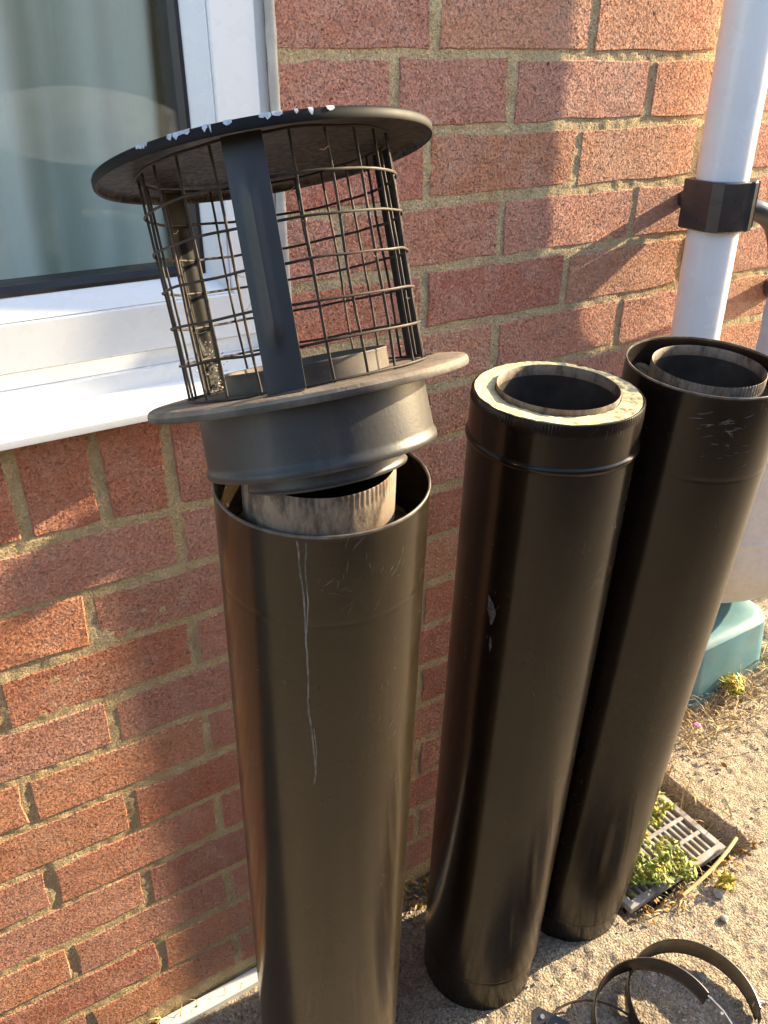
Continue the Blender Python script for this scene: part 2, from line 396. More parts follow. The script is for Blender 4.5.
me = grid_mesh('ground', np.arange(GX0, GX1, .0045), np.arange(GY0, GY1, .0045), lambda X, Y: np.stack([X, Y, ground_z(X, Y)], -1), M['ground'])
link('ground', me, kind='structure')
mb = MB()
for x0, x1, y0, y1 in ((-40, GX0 + .01, -2.6, 40), (GX1 - .01, 40, -2.6, 40), (GX0 + .01, GX1 - .01, -2.6, GY0 + .01), (GX0 + .01, GX1 - .01, GY1 - .01, 40)):
    mb.add([(x0, y0, -.006), (x1, y0, -.006), (x1, y1, -.006), (x0, y1, -.006)], [(0, 1, 2, 3)])
mb.build('pavement', M['ground'], kind='structure')
MB().add([(-40, -40, -.03), (40, -40, -.03), (40, -2.6, -.03), (-40, -2.6, -.03)], [(0, 1, 2, 3)]).build('lawn', M['lawn'], kind='structure')

# ------------------------------------------------------------------ brick wall
wall = thing('brick_wall', 'weathered red brick house wall with sandy mortar joints behind the black pipes', 'wall', T(0, 0, 0))
CORNER = 1.25; WX0 = -.78; WIN_X = .388; SILL_Z = .975; TOP = 1.76
def bedz(k): return 1.3083 - .075 * (k - 1)
def keep_m(X, Z): return ~((X < WIN_X) & (Z > SILL_Z + .005))
def mort(X, Z):
    k = 1 - (Z - 1.3083) / .075
    Yd = .0006 + .0014 * vnoise(X, Z, .011, 21) + .0010 * vnoise(X, Z, .005, 22) + .0010 * vnoise(X, Z, .06, 23)
    return np.stack([X, Yd, Z], -1)
me = grid_mesh('mortar', np.arange(WX0, CORNER - .001, .0042), np.arange(-.03, TOP, .0042), mort, M['mortar'], keep_m)
link('mortar', me, wall, kind='stuff')
mb = MB(); mb.box(WX0, CORNER - .012, .012, .22, -.1, SILL_Z); mb.box(WIN_X + .004, CORNER - .012, .012, .22, SILL_Z, TOP); mb.box(WX0, CORNER - .012, .0121, .22, TOP, 2.6)
mb.build('wall_core', M['mortar'], wall)

def brick_mesh(w, h, dep, seed):
    """~60 triangle brick: uneven front outline, worn arris, sides"""
    r = random.Random(seed); out = []
    nx = 5 if w > .12 else 3; nz = 2
    def j(a): return r.uniform(-a, a)
    pts = [(-w / 2 + w * i / nx, -h / 2) for i in range(nx)] + [(w / 2, -h / 2 + h * i / nz) for i in range(nz)] + \
          [(w / 2 - w * i / nx, h / 2) for i in range(nx)] + [(-w / 2, h / 2 - h * i / nz) for i in range(nz)]
    n = len(pts); jit = [(j(.0022), j(.0020)) for _ in pts]
    def sh(p, q, k): return (p[0] + q[0] - math.copysign(k, p[0]) * (abs(p[0]) > w / 2 - .001), p[1] + q[1] - math.copysign(k, p[1]) * (abs(p[1]) > h / 2 - .001))
    a = [sh(p, q, .0026) for p, q in zip(pts, jit)]; b = [sh(p, q, .0005) for p, q in zip(pts, jit)]
    vs = [(x, -.0012 + j(.0006), z) for x, z in a] + [(x, .0012, z) for x, z in b] + [(x, dep, z) for x, z in b] + [(0, -.0012, 0)]
    fs = []
    for i in range(n):
        k = (i + 1) % n; fs.append((3 * n, k, i)); fs.append((i, k, n + k, n + i)); fs.append((n + i, n + k, 2 * n + k, 2 * n + i))
    m = MB().add(vs, fs); return m.mesh('brick', M['brick'])
BM = {}
def get_brick(w, h):
    w = round(w * 200) / 200; key = (w, h); BM.setdefault(key, [])
    if len(BM[key]) < 5: BM[key].append(brick_mesh(w, h, .02, hash((w, len(BM[key]) + 3)) & 0xffff)); return BM[key][-1]
    return random.choice(BM[key])
PAL = [(.60, .23, .15), (.63, .27, .175), (.59, .26, .185), (.66, .29, .165), (.61, .29, .215), (.53, .19, .13), (.66, .32, .20), (.62, .29, .21)]
brnd = random.Random(3)
def put_brick(x0, x1, z0, z1, col=None):
    w = x1 - x0; me_ = get_brick(w, round(z1 - z0, 4))
    o = link('brick', me_, wall, ((x0 + x1) / 2, .0004 + brnd.uniform(-.0006, .0006), (z0 + z1) / 2))
    o.rotation_euler = (0, brnd.uniform(-.004, .004), brnd.uniform(-.002, .002))
    if brnd.random() < .5: o.rotation_euler.y += PI; o.rotation_euler.z = -o.rotation_euler.z
    c = col or brnd.choice(PAL); v = brnd.uniform(.92, 1.08); o.color = (c[0] * v, c[1] * v, c[2] * v, 1)
odd = [.6865 - .225 * i for i in range(8)] + [.9115, 1.1365]; even = [.575 - .225 * i for i in range(8)] + [.8, 1.025]
CUST = {1: [.526, .6865, .912, 1.137], 0: [.353, .579, .805, 1.029], 2: [.571, .798, 1.023], 4: [.571, .798, 1.023], 5: [.46, .683, .909, 1.134], 3: [.459, .683, .910, 1.135],
        8: None, 11: None}
COLS = {(1, .912): (.62, .25, .135), (8, -.1): (.62, .24, .125), (14, .2): (.50, .21, .155), (9, .2): (.60, .22, .125), (12, .2): (.60, .21, .12), (10, .3): (.58, .27, .20), (8, .3): (.57, .26, .18)}
bb = [(0, .003), (.28, -.004), (.6, .003), (.9, -.001)]
def dz(x, k): return float(np.interp(x, [p[0] for p in bb], [p[1] for p in bb])) * (1 if k >= 7 else .5)
for k in range(-5, 18):
    z0 = bedz(k + 1) + .0045; z1 = bedz(k) - .0045
    if z0 < .0: z0 = -.01
    js = sorted(CUST.get(k) or (odd if k % 2 else even))
    left = WX0
    if k <= 6: left = WIN_X if not (k == 6) else WIN_X
    js = [j_ for j_ in js if j_ > left + .03]
    edges = [left - .005] + js + [CORNER + .005]
    for a, b in zip(edges[:-1], edges[1:]):
        if b - a < .03: continue
        xm = (a + b) / 2; d = dz(xm, k)
        cc = None
        for (kk, xx), c_ in COLS.items():
            if kk == k and a <= xx + .01 <= b: cc = c_
        put_brick(a + .0045, b - .0045, z0 + d, z1 + d, cc)
# brick-on-edge course under the window
x = .388
SOLD = [.388, .311, .235, .159, .079] + [.079 - .0765 * i for i in range(1, 12)]
for a, b in zip(SOLD[1:], SOLD[:-1]):
    if a < WX0: break
    put_brick(a + .006, b - .006, bedz(7) + .006 + dz((a + b) / 2, 7), SILL_Z - .002, brnd.choice([(.60, .215, .135), (.63, .235, .145), (.58, .24, .165)]))

# ------------------------------------------------------------------ window, sill, curtain
win = thing('window', 'white plastic framed window with pale green curtain behind the glass', 'window', T(0, 0, 0))
WX, WZ = -.86, 1.024; WT = 2.15
# outer frame, sash and bead as mitred sections; y grows into the room
MB().sweep_rect(WX, .3865, WZ - .0, WT, [(0, .008), (.0165, .004), (.0175, .05), (0, .05)]).build('outer_frame', M['upvc'], win, 30)
MB().sweep_rect(WX + .0135, .3735, WZ + .0175, WT - .0135, [(0, .002), (.002, -.002), (.046, -.004), (.048, -.002), (.048, .05), (0, .05)]).build('sash_frame', M['upvc'], win, 30)
MB().sweep_rect(WX + .0605, .3255, WZ + .0645, WT - .0605, [(0, -.001), (.002, -.003), (.020, .012), (.022, .016), (.022, .05), (0, .05)]).build('glazing_bead', M['upvc'], win, 30)
MB().sweep_rect(WX + .0815, .3045, WZ + .0855, WT - .0815, [(0, .0125), (.004, .0115), (.009, .018), (.009, .05), (0, .05)]).build('gasket', M['gasket'], win, 30)
MB().box(WX + .085, .3005, .0205, .0245, WZ + .089, WT - .085).build('glass_pane', M['glass'], win)
# sealant bead down the brick edge
mb = MB(); pts = [(.3885 + .0003 * math.sin(z * 37), -.001 + .0004 * math.sin(z * 61), z) for z in np.arange(SILL_Z + .02, TOP, .012)]
mb.tube(pts, lambda i: .0055 + .0003 * math.sin(i * 1.9), 8).build('sealant_bead', M['sealant'], win, 60)
# sill: upstand, sloping top, rounded nose
def sill(mbx, x0, x1):
    prof = [(.05, 1.0235), (-.002, 1.0235), (-.0035, 1.0065), (-.040, .9985), (-.0455, .9965), (-.0480, .994), (-.0482, .991), (-.0475, .9865), (-.0455, .9855), (-.044, .9865), (-.043, .989), (.0, .982), (.05, .982)]
    n = len(prof); vs = [(x0, y, z) for y, z in prof] + [(x1, y, z) for y, z in prof]
    fs = [(i, (i + 1) % n, n + (i + 1) % n, n + i) for i in range(n)] + [tuple(range(n)), tuple(range(n, 2 * n))[::-1]]
    return mbx.add(vs, fs)
sill(MB(), -.90, .40).build('window_sill', M['upvc'], win, 35)
# the room behind
MB().box(-1.2, .6, .25, 1.6, .9, .92).build('room_floor', M['room'], None, kind='structure')
mb = MB(); mb.box(-1.2, .6, 1.6, 1.62, .9, 2.3); mb.box(-1.22, -1.2, .05, 1.62, .9, 2.3); mb.box(.6, .62, .25, 1.62, .9, 2.3); mb.box(-1.2, .6, .05, 1.62, 2.3, 2.32)
mb.build('room_wall', M['room'], None, kind='structure')
cs = np.arange(-.9, .372, .004); cz = np.arange(1.0, 2.28, .03)
def curt(X, Z):
    ph = X * 60 + .9 * np.sin(X * 17) + (2.2 - Z) * 1.6 * np.sin(X * 9)
    return np.stack([X + .012 * np.sin(Z * 2.2 + X * 13), .150 + .038 * np.sin(ph) + .014 * np.sin(ph * 2.3 + 1) + .012 * np.sin(X * 23), Z], -1)
o = link('curtain', grid_mesh('curtain', cs, cz, curt, M['curtain'])); tag(o, 'pale sage green curtain hanging in folds behind the window glass', 'curtain')

# ------------------------------------------------------------------ flue pipes
def crimp(n, amp, idx):
    return lambda th, i: (amp * math.sin(n * th) if i in idx else 0.0)
def flue(label, base, top, R, r_in, dh, off, kind):
    base = Vector(base); top = Vector(top); L = (top - base).length
    t = thing('flue_pipe', label, 'flue pipe', axis_matrix(base, top - base), 'three black twin wall flue pipes standing by the wall')
    pm = M['paint_bronze'] if kind == 1 else M['paint']
    prof = [(R * .985, .0), (R * .99, .002), (R * .992, .055 if kind > 1 else .05)]
    bz = {1: .07, 2: .078, 3: .060}[kind]
    prof = [(R - .0035, 0), (R - .0025, .0015), (R - .0022, bz - .008), (R - .003, bz - .004), (R - .0005, bz - .0005), (R + .0004, bz + .002), (R, bz + .005)]
    if kind == 2:
        bd = L - .050
        prof += [(R, bd - .0045), (R + .0022, bd - .003), (R + .0032, bd), (R + .0022, bd + .003), (R + .0004, bd + .0045), (R + .0006, L - .010), (R + .0002, L - .008), (R - .0004, L - .001), (R - .001, L)]
        n = 480; idx = (len(prof) - 3, len(prof) - 2)
        prof += [(R - .0022, L + .0002), (R - .0026, L - .004), (R - .003, L - .02)]
        idx = [i for i, p_ in enumerate(support(prof)) if p_[1] in (L - .008, L - .001)]; MB().lathe(support(prof), n, crimp(160, .00045, idx)).build('outer_casing', pm, t, 40)
    else:
        sm = .085 if kind == 1 else .1
        MB().lathe([(R + .00055, L - .0016), (R + .00045, L + .0001), (R - .0002, L + .0006), (R - .0012, L + .0004), (R - .00155, L - .0016)], 160).build('rim_edge', M['rim'], t, 40)
        prof += [(R, L - sm - .002), (R - .00025, L - sm), (R + .0001, L - sm + .002), (R + .0002, L - .002), (R + .0004, L - .0003), (R - .0002, L), (R - .0012, L - .0002), (R - .0014, L - .002), (R - .0014, L - .20)]
        MB().lathe(support(prof), 160).build('outer_casing', pm, t, 40)
    # inner liner with crimped end
    ox, oy = off
    Lz = L + dh; prof = [(r_in, max(.02, Lz - .35)), (r_in, Lz - .020), (r_in, Lz - .014), (r_in - .0004, Lz - .012), (r_in - .0006, Lz - .001), (r_in - .0010, Lz), (r_in - .0016, Lz - .0006), (r_in - .0018, Lz - .012)]
    am = .00042 if kind != 2 else .0
    inner = MB().lathe(prof, 420 if kind != 2 else 128, crimp(84, am, (3, 4))).build('inner_liner', M['galv'], t, 50, loc=(ox, oy, 0))
    MB().lathe([(r_in - .0018, Lz - .0121), (r_in - .0018, .02)], 96).build('liner_bore', M['soot'], t, 50, loc=(ox, oy, 0))
    MB().lathe([(r_in - .002, .02), (.0005, .02)], 48).build('liner_bottom', M['soot'], t, loc=(ox, oy, 0))
    # insulation between the walls
    if kind == 2:
        zt = L - .0005; rs = np.linspace(r_in + .0004, R - .0032, 9); prof = []
        for i, r in enumerate(rs):
            u = i / 8; prof.append((r, zt - .0035 + .0045 * u))
        prof.append((R - .0030, zt - .006))
        vs = MB().lathe(prof, 240, None)
        for i, v in enumerate(vs.v):
            u_ = 1 - min(8, i // 240) / 8; v = (v[0] + ox * u_, v[1] + oy * u_, v[2])
            e = mnoise.noise(Vector(v) * 160) * .0009 + mnoise.noise(Vector(v) * 60) * .0012
            vs.v[i] = (v[0], v[1], v[2] + e)
        vs.build('insulation_ring', M['cream'], t, 60)
    else:
        zt = L - (.062 if kind == 1 else .03); rr_ = np.linspace(r_in + .0002, R - .0016, 9); prof = [(r, zt) for r in rr_]
        vs = MB().lathe(prof, 160)
        for i, v in enumerate(vs.v):
            u = 1 - (i // 160) / 8; vs.v[i] = (v[0] + ox * u, v[1] + oy * u, v[2] + mnoise.noise(Vector(v) * 45) * .012 + mnoise.noise(Vector(v) * 130) * .004)
        vs.build('insulation_ring', M['wool'], t, 60)
    return t, L
def support(prof):
    out = [prof[0]]
    for a, b in zip(prof[:-1], prof[1:]):
        if abs(b[1] - a[1]) > .02 and abs(b[0] - a[0]) < .004:
            k = .003 / abs(b[1] - a[1])
            for u in (k, 1 - k): out.append((a[0] + (b[0] - a[0]) * u if False else (a[0] if u < .5 else b[0]), a[1] + (b[1] - a[1]) * u))
        out.append(b)
    return out
def surf_ribbon(R, pts, w0, name, mat, parent, proud=.00025, label=None):
    """thin paint mark following a cylinder: pts = [(deg, h, half width)]"""
    vs = []; P = [Vector((R * R_(d), h)) for d, h, *_ in pts]; W = [q[2] if len(q) > 2 else w0 for q in pts]
    # resample
    Q = []; QW = []
    for i in range(len(P) - 1):
        n = max(2, int((P[i + 1] - P[i]).length / .003))
        for j in range(n):
            s = j / n; p = P[i].lerp(P[i + 1], s); Q.append(p + Vector((mnoise.noise(Vector((p.y * 90, i, 0))) * .0005, 0))); QW.append(W[i] * (1 - s) + W[i + 1] * s)
    Q.append(P[-1]); QW.append(W[-1])
    for i, p in enumerate(Q):
        d = (Q[min(i + 1, len(Q) - 1)] - Q[max(i - 1, 0)]).normalized(); nn = Vector((-d.y, d.x)); w = QW[i] * (1 + .35 * mnoise.noise(Vector((p.y * 300, p.x * 300, 3))))
        for s in (-1, 1):
            a = p + nn * w * s; th = a.x / R; vs.append(((R + proud) * math.cos(th), (R + proud) * math.sin(th), a.y))
    fs = [(2 * i, 2 * i + 1, 2 * i + 3, 2 * i + 2) for i in range(len(Q) - 1)]
    return MB().add(vs, fs).build(name, mat, parent, 80, **({'label': label} if label else {}))

p1, L1 = flue('leftmost and nearest black flue pipe, under the mesh cowl, with long pale drip scratch', (.2873, -.2079, .001), (.2838, -.2740, .9963), .0897, .0615, .0305, (-.0139, -.0205), 1)
surf_ribbon(.0897, [(-130.2, .993), (-129.3, .968), (-127.6, .9396), (-127.2, .8993), (-126.4, .8565), (-127.1, .828), (-125.2, .7927), (-124.0, .7617), (-123.6, .745), (-124.8, .729)], .0007, 'drip_scratch', M['drip'], p1)
surf_ribbon(.0897, [(-125.9, .992), (-126.6, .968), (-125.6, .935), (-126.9, .905)], .0005, 'drip_scratch', M['drip'], p1)
surf_ribbon(.0897, [(-124.2, .80), (-123.0, .775), (-123.4, .752)], .00045, 'drip_scratch', M['drip'], p1)
def scratch_cluster(parent, R, a0, h0, sa, sh, n, ang, l0=.003, l1=.016, name='scratch', mat='scratch', w=.00028):
    for i in range(n):
        a = a0 + random.gauss(0, sa); h = h0 + random.gauss(0, sh); L_ = random.uniform(l0, l1); t_ = R_(ang + random.gauss(0, 22))
        da = math.degrees(L_ * math.cos(t_) / R); dh = L_ * math.sin(t_); k = random.gauss(0, .0009)
        surf_ribbon(R, [(a, h, .00005), (a + da * .3, h + dh * .3 + k, random.uniform(.5, 1.4) * w), (a + da * .7, h + dh * .7 + k, random.uniform(.5, 1.4) * w), (a + da, h + dh, .00004)], w, name, M[mat], parent)
scratch_cluster(p1, .0897, -96, .955, 9, .018, 20, 65)
scratch_cluster(p1, .0897, -112, .952, 5, .006, 7, 20)
scratch_cluster(p1, .0897, -80, .80, 5, .06, 10, 60, .003, .010)
p2, L2 = flue('middle black flue pipe with a cream insulation ring and raised bead below its top', (.5813, -.1751, .001), (.5899, -.2223, .9972), .0900, .0655, .0025, (.006, .006), 2)
surf_ribbon(.09, [(-163.6, .782, .0004), (-161.5, .774, .003), (-159.6, .762, .0052), (-158.5, .752, .003), (-158.9, .744, .0006)], .002, 'scuff', M['scuff'], p2)
surf_ribbon(.09, [(-158.2, .728, .0004), (-157.6, .716, .0018), (-157.2, .708, .0004)], .001, 'scuff', M['scuff'], p2)
scratch_cluster(p2, .09, -128, .68, 8, .02, 6, -15, .006, .02)
scratch_cluster(p2, .09, -159, .755, 1.6, .012, 7, 75, .003, .009)
scratch_cluster(p2, .09, -95, .30, 8, .10, 12, 60, .003, .012)
p3, L3 = flue('right hand open topped black flue pipe beside the white drainpipe', (.7858, -.1680, .001), (.7859, -.2533, .9994), .0899, .0630, .0, (.001, -.001), 3)
scratch_cluster(p3, .0899, -128, .968, 9, .007, 18, 6, .004, .018, 'scuff', 'scuff', .0004)
scratch_cluster(p3, .0899, -122, .945, 12, .012, 12, 5, .004, .014, 'scuff', 'scratch', .0003)

# ------------------------------------------------------------------ chimney cowl
CA = Vector((.271297, -.28204, 1.08611)); CAX = Vector((-.01405686, .30397433, .95257651))
cowl = thing('chimney_cowl', 'weathered round black chimney cowl with wire mesh cage, tilted on the nearest pipe', 'chimney cowl', axis_matrix(CA, CAX))
HC = .1614
# cap disc: shallow dome with a turned down lip; top and underside separate
MB().lathe([(.1205, HC - .0062), (.1214, HC - .0066), (.1221, HC - .0055), (.1222, HC - .0015), (.1212, HC + .0003), (.1205, HC + .0006)], 160).build('cap_lip', M['cap_dark'], cowl, 40)
MB().lathe([(.1204, HC + .0006), (.117, HC + .0010), (.06, HC + .006), (.0005, HC + .008)], 160).build('cap_disc', M['cap_top'], cowl, 40)
MB().lathe([(.1205, HC - .0063), (.1196, HC - .0058), (.1190, HC - .0035), (.1165, HC - .0016), (.06, HC + .0032), (.0005, HC + .005)], 160).build('cap_underside', M['cap_under'], cowl, 40)
def chip(a0, a1):
    n = max(3, int(abs(a1 - a0) * 1.2)); vs = []; r = .12265
    for i in range(n + 1):
        a = R_(a0 + (a1 - a0) * i / n); u = i / n; e = min(1, 4 * min(u, 1 - u) + .25)
        lo = HC - .0008 - (.0026 * e) * (.35 + 1.9 * abs(mnoise.noise(Vector((a * 55, 2, 0)))))
        lo = max(lo, HC - .0062)
        vs += [(r * math.cos(a), r * math.sin(a), lo), (r * math.cos(a), r * math.sin(a), HC - .0004), (.1212 * math.cos(a), .1212 * math.sin(a), HC + .0009)]
    fs = []
    for i in range(n): fs += [(3 * i, 3 * i + 1, 3 * i + 4, 3 * i + 3), (3 * i + 1, 3 * i + 2, 3 * i + 5, 3 * i + 4)]
    MB().add(vs, fs).build('paint_chip', M['chip'], cowl, 60)
for a0_, a1_ in ((-158, -148), (-141, -133), (-130, -127.5), (-124, -121.5), (-119, -107.5), (-104.2, -102.4), (-100.2, -98.8), (-94.8, -92.4)):
    a_ = a0_
    while a_ < a1_ - .5:
        w_ = min(a1_ - a_, random.uniform(1.0, 4.0)); (chip(a_, a_ + w_) if random.random() < .78 else None); a_ += w_ + random.uniform(-.6, .5)
# flange plate with rolled rim
MB().lathe([(.040, -.0004), (.0870, .0002), (.1150, .0000), (.1195, -.0004), (.1216, -.0012), (.1228, -.0035)], 160).build('flange_top', M['flange_top'], cowl, 40)
MB().lathe([(.1228, -.0035), (.1230, -.0058), (.1224, -.0076), (.1206, -.0080), (.1198, -.0062), (.1150, -.0028), (.0860, -.0026)], 160).build('flange_rim', M['flange_rim'], cowl, 40)
# collar with flared bottom bead
MB().lathe([(.0868, -.0028), (.0870, -.006), (.0872, -.012), (.0884, -.040), (.0888, -.048), (.0890, -.0515), (.0902, -.0530), (.0906, -.0555), (.0905, -.0580), (.0898, -.0588), (.0888, -.0580), (.0875, -.0550)], 160).build('collar', M['collar'], cowl, 40)
MB().lathe([(.0876, -.0552), (.0640, -.0560), (.0634, -.0565), (.0632, -.0690), (.0638, -.0712), (.0646, -.0722), (.0640, -.0738), (.0622, -.0738), (.0618, -.072), (.0618, -.045)], 128).build('spigot', M['collar'], cowl, 40)
MB().lathe([(.0618, -.05), (.0618, -.0006)], 96).build('spigot_bore', M['soot'], cowl, 40)
# inner stub above the flange
MB().lathe([(.0632, .0004), (.0632, .0125), (.0636, .0142), (.0630, .0152), (.0622, .0146), (.0618, .0115), (.0618, -.002)], 96).build('inner_stub', M['stub'], cowl, 40)
# three straps with pressed rib
def strap_mesh(a, w=.0258, r=.0985):
    hs = [0.0005, .0012] + list(np.linspace(.006, .150, 26)) + [.1555, .1590]; us = np.linspace(-1, 1, 13); vs = []
    nh = len(hs)
    for side in (1, 0):
        for i, h in enumerate(hs):
            A = R_(a - (2.2 * (1 - h / .159) if a < -100 else 0)); er = Vector((math.cos(A), math.sin(A), 0)); et = Vector((-math.sin(A), math.cos(A), 0))
            for u in us:
                rib = math.exp(-(u / .30) ** 2) * .0030 * min(1, max(0, (h - .030) / .010)) * min(1, max(0, (.135 - h) / .01))
                rr = r + rib - .0012 * u * u - (0 if side else .0012)
                if i == 0: rr += .012 * side
                v = er * rr + et * (u * w / 2); vs.append((v.x, v.y, h))
    n = len(us); fs = []
    for s in (0, 1):
        o_ = s * nh * n
        for i in range(nh - 1):
            for j in range(n - 1): fs.append((o_ + i * n + j, o_ + i * n + j + 1, o_ + (i + 1) * n + j + 1, o_ + (i + 1) * n + j))
    for i in range(nh - 1):
        for j in (0, n - 1): fs.append((i * n + j, (i + 1) * n + j, nh * n + (i + 1) * n + j, nh * n + i * n + j))
    return MB().add(vs, fs)
for a in (-121.5, -1.5, 118.5): strap_mesh(a).build('strap', M['strap'] if a < -100 else M['cap_dark'], cowl, 35)
# bolt heads
for a in (-121.5,):
    A = R_(a); mm = Matrix.Rotation(A, 4, 'Z') @ T(.0996, 0, .051) @ Matrix.Rotation(PI / 2, 4, 'Y')
# mesh cage: welded uprights and ring wires
NW = 23; hs = [.0016 + .0262 * i for i in range(7)]
def warp(a, h): return .0917 + .0014 * mnoise.noise(Vector((math.cos(a) * 2, math.sin(a) * 2, h * 9)))
def ringpath(h, n=120): return [(warp(2 * PI * i / n, h) * math.cos(2 * PI * i / n), warp(2 * PI * i / n, h) * math.sin(2 * PI * i / n), h + .0012 * mnoise.noise(Vector((math.cos(2 * PI * i / n) * 3, math.sin(2 * PI * i / n) * 3, h * 50)))) for i in range(n)]
for h in hs: MB().tube(ringpath(h), 0.00100, 6, True).build('ring_wire', M['wire'], cowl, 60)
for i in range(NW):
    a = 2 * PI * (i + .30) / NW + random.uniform(-.02, .02); P = []
    for k in range(24):
        h = .0005 + .158 * k / 23; aa = a + .02 * mnoise.noise(Vector((i * 3.1, h * 14, 0))); r = warp(aa, h) - .0016; P.append((r * math.cos(aa), r * math.sin(aa), h))
    MB().tube(P, 0.00100, 6).build('upright_wire', M['wire'], cowl, 60)
# cobweb and mortar crumbs caught inside the cage
mb = MB()
for i in range(110):
    if i % 3: a = R_(118.5 + random.gauss(0, 4.5)); h = abs(random.gauss(.0, .026)) + .001; r = .0962 - abs(random.gauss(0, .0016))
    else: a = R_(random.uniform(60, 150)); h = .001 + abs(random.gauss(0, .001)); r = random.uniform(.066, .090)
    s = random.uniform(.0004, .0012); mm = T(r * math.cos(a), r * math.sin(a), h) @ Matrix.Rotation(random.uniform(0, 6), 4, Vector((random.random(), random.random(), random.random() + .1)).normalized()); mb.box(-s, s, -s * .6, s * .6, -s * .4, s * .4, mm)
mb.build('mortar_crumbs', M['stone'], cowl, None, kind='stuff')
mb = MB()
for i in range(24):
    a = random.uniform(0, 2 * PI); h = random.uniform(.01, .155); r = .0917; l = random.uniform(.003, .010)
    v = Vector((r * math.cos(a), r * math.sin(a), h)); d = Vector((random.gauss(0, 1), random.gauss(0, 1), random.gauss(0, 1))).normalized() * l
    mb.tube([v, v + d * .5 + Vector((0, 0, -.001)), v + d], .0003, 4)
mb.build('straw_bits', M['straw'], cowl, 60, kind='stuff')

# ------------------------------------------------------------------ drainpipe with bracket
DX, DY = 1.0057, -.0606
dp = thing('drainpipe', 'white plastic drainpipe fixed to the brick wall with a black bracket', 'drainpipe', T(DX, DY, 0))
MB().lathe([(.0325, .03), (.034, .031), (.034, 2.6), (.032, 2.6)], 96).build('pipe', M['pvc'], dp, 40)
def bracket_mesh():
    mb = MB(); z0, z1 = -.031, .031; a = []
    # closed outline in plan: block on the left, faceted round the pipe on the right, flat wings to the wall
    out = [(-.012, .0360), (-.034, .0330), (-.0385, .0290), (-.041, .018), (-.0425, -.020), (-.036, -.034), (-.020, -.0425), (.004, -.0440), (.0075, -.0475), (.014, -.0470), (.017, -.0420), (.030, -.0340), (.0345, -.0345), (.0385, -.0290), (.0375, -.0240), (.0415, -.012), (.0440, .004), (.0440, .018), (.0400, .028), (.0200, .0360)]
    n = len(out); b = .0015
    rings = [(z0, b), (z0 + b, 0), (z1 - b, 0), (z1, b)]; vs = []
    for z, s in rings:
        for x, y in out:
            l = math.hypot(x, y); k = (l - s) / l; vs.append((x * k, y * k if y < .05 else y, z))
    fs = [(r * n + i, r * n + (i + 1) % n, (r + 1) * n + (i + 1) % n, (r + 1) * n + i) for r in range(3) for i in range(n)]
    fs += [tuple(range(n))[::-1], tuple(3 * n + i for i in range(n))]
    return mb.add(vs, fs)
bracket_mesh().build('bracket', M['clip'], dp, 25, loc=(0, 0, 1.133))
MB().lathe([(.011, 0), (.011, .026), (.016, .0265)], 24).build('wall_plug', M['clip'], dp, 40).matrix_local = T(0, .0355, 1.133) @ Matrix.Rotation(-PI / 2, 4, 'X')
# ------------------------------------------------------------------ corner: water butt on stand, diverter hose
hose_p = [(1.045, -.025, 1.120), (1.085, -.035, 1.118), (1.12, -.045, 1.112), (1.15, -.05, 1.095), (1.172, -.05, 1.065), (1.185, -.048, 1.04), (1.20, -.045, 1.03), (1.235, -.02, .99), (1.27, .03, .965), (1.30, .07, .955)]
def smooth_path(P, k=8):
    P = [Vector(p) for p in P]; out = []
    for i in range(len(P) - 1):
        a, b, c, d = P[max(i - 1, 0)], P[i], P[i + 1], P[min(i + 2, len(P) - 1)]
        for j in range(k):
            t = j / k; out.append(.5 * ((2 * b) + (c - a) * t + (2 * a - 5 * b + 4 * c - d) * t * t + (3 * b - a - 3 * c + d) * t ** 3))
    out.append(P[-1]); return out
hp = smooth_path(hose_p, 10)
o = MB().tube(hp, lambda i: .0150, 20).build('hose', M['clip'], None, 30); tag(o, 'short black ribbed hose curving from the drainpipe bracket towards the corner', 'hose')
ST = .166
stand = thing('water_butt_stand', 'faded teal plastic stand on the ground beyond the house corner', 'stand', T(1.485, .178, 0))
mb = MB(); n = 10
def stand_prof(mbx, x0, x1, y0, y1, h, flare):
    vs = []; rings = [(0.0, flare), (.012, flare * .8), (.014, flare * .5), (h - .03, 0.0), (h - .014, -.002), (h - .005, -.009), (h, -.022), (h + .001, -.045)]
    def outline(e):
        pts = []; xa, xb, ya, yb = x0 - e, x1 + e, y0 - e, y1 + e; r = .06
        for cx, cy, a0 in ((xb - r, yb - r, 0), (xa + r, yb - r, 90), (xa + r, ya + r, 180), (xb - r, ya + r, 270)):
            for i in range(6): a = R_(a0 + 90 * i / 5); pts.append((cx + r * math.cos(a), cy + r * math.sin(a)))
        return pts
    m = 24
    for z, e in rings: vs += [(x, y, z) for x, y in outline(e)]
    fs = [(k * m + i, k * m + (i + 1) % m, (k + 1) * m + (i + 1) % m, (k + 1) * m + i) for k in range(len(rings) - 1) for i in range(m)]
    fs.append(tuple((len(rings) - 1) * m + i for i in range(m))); mbx.add(vs, fs)
stand_prof(mb, -.16, .145, -.125, .18, ST, .014)
mb.build('stand_body', M['teal'], stand, 30)
bt = thing('water_butt', 'pale grey round bottomed water butt standing on the teal stand', 'water butt', T(1.58, .285, ST + .001))
mb = MB(); prof = [(.0005, 0.0)] + [(.05 + .26 * math.sin(R_(a)), .24 - .24 * math.cos(R_(a))) for a in range(0, 91, 6)] + [(.311, .26), (.3135, .264), (.311, .268), (.315, .6), (.318, .61), (.315, .62), (.315, 1.02), (.32, 1.03), (.32, 1.05), (.30, 1.06)]
mb.lathe(prof, 96).build('butt_body', M['butt'], bt, 30)
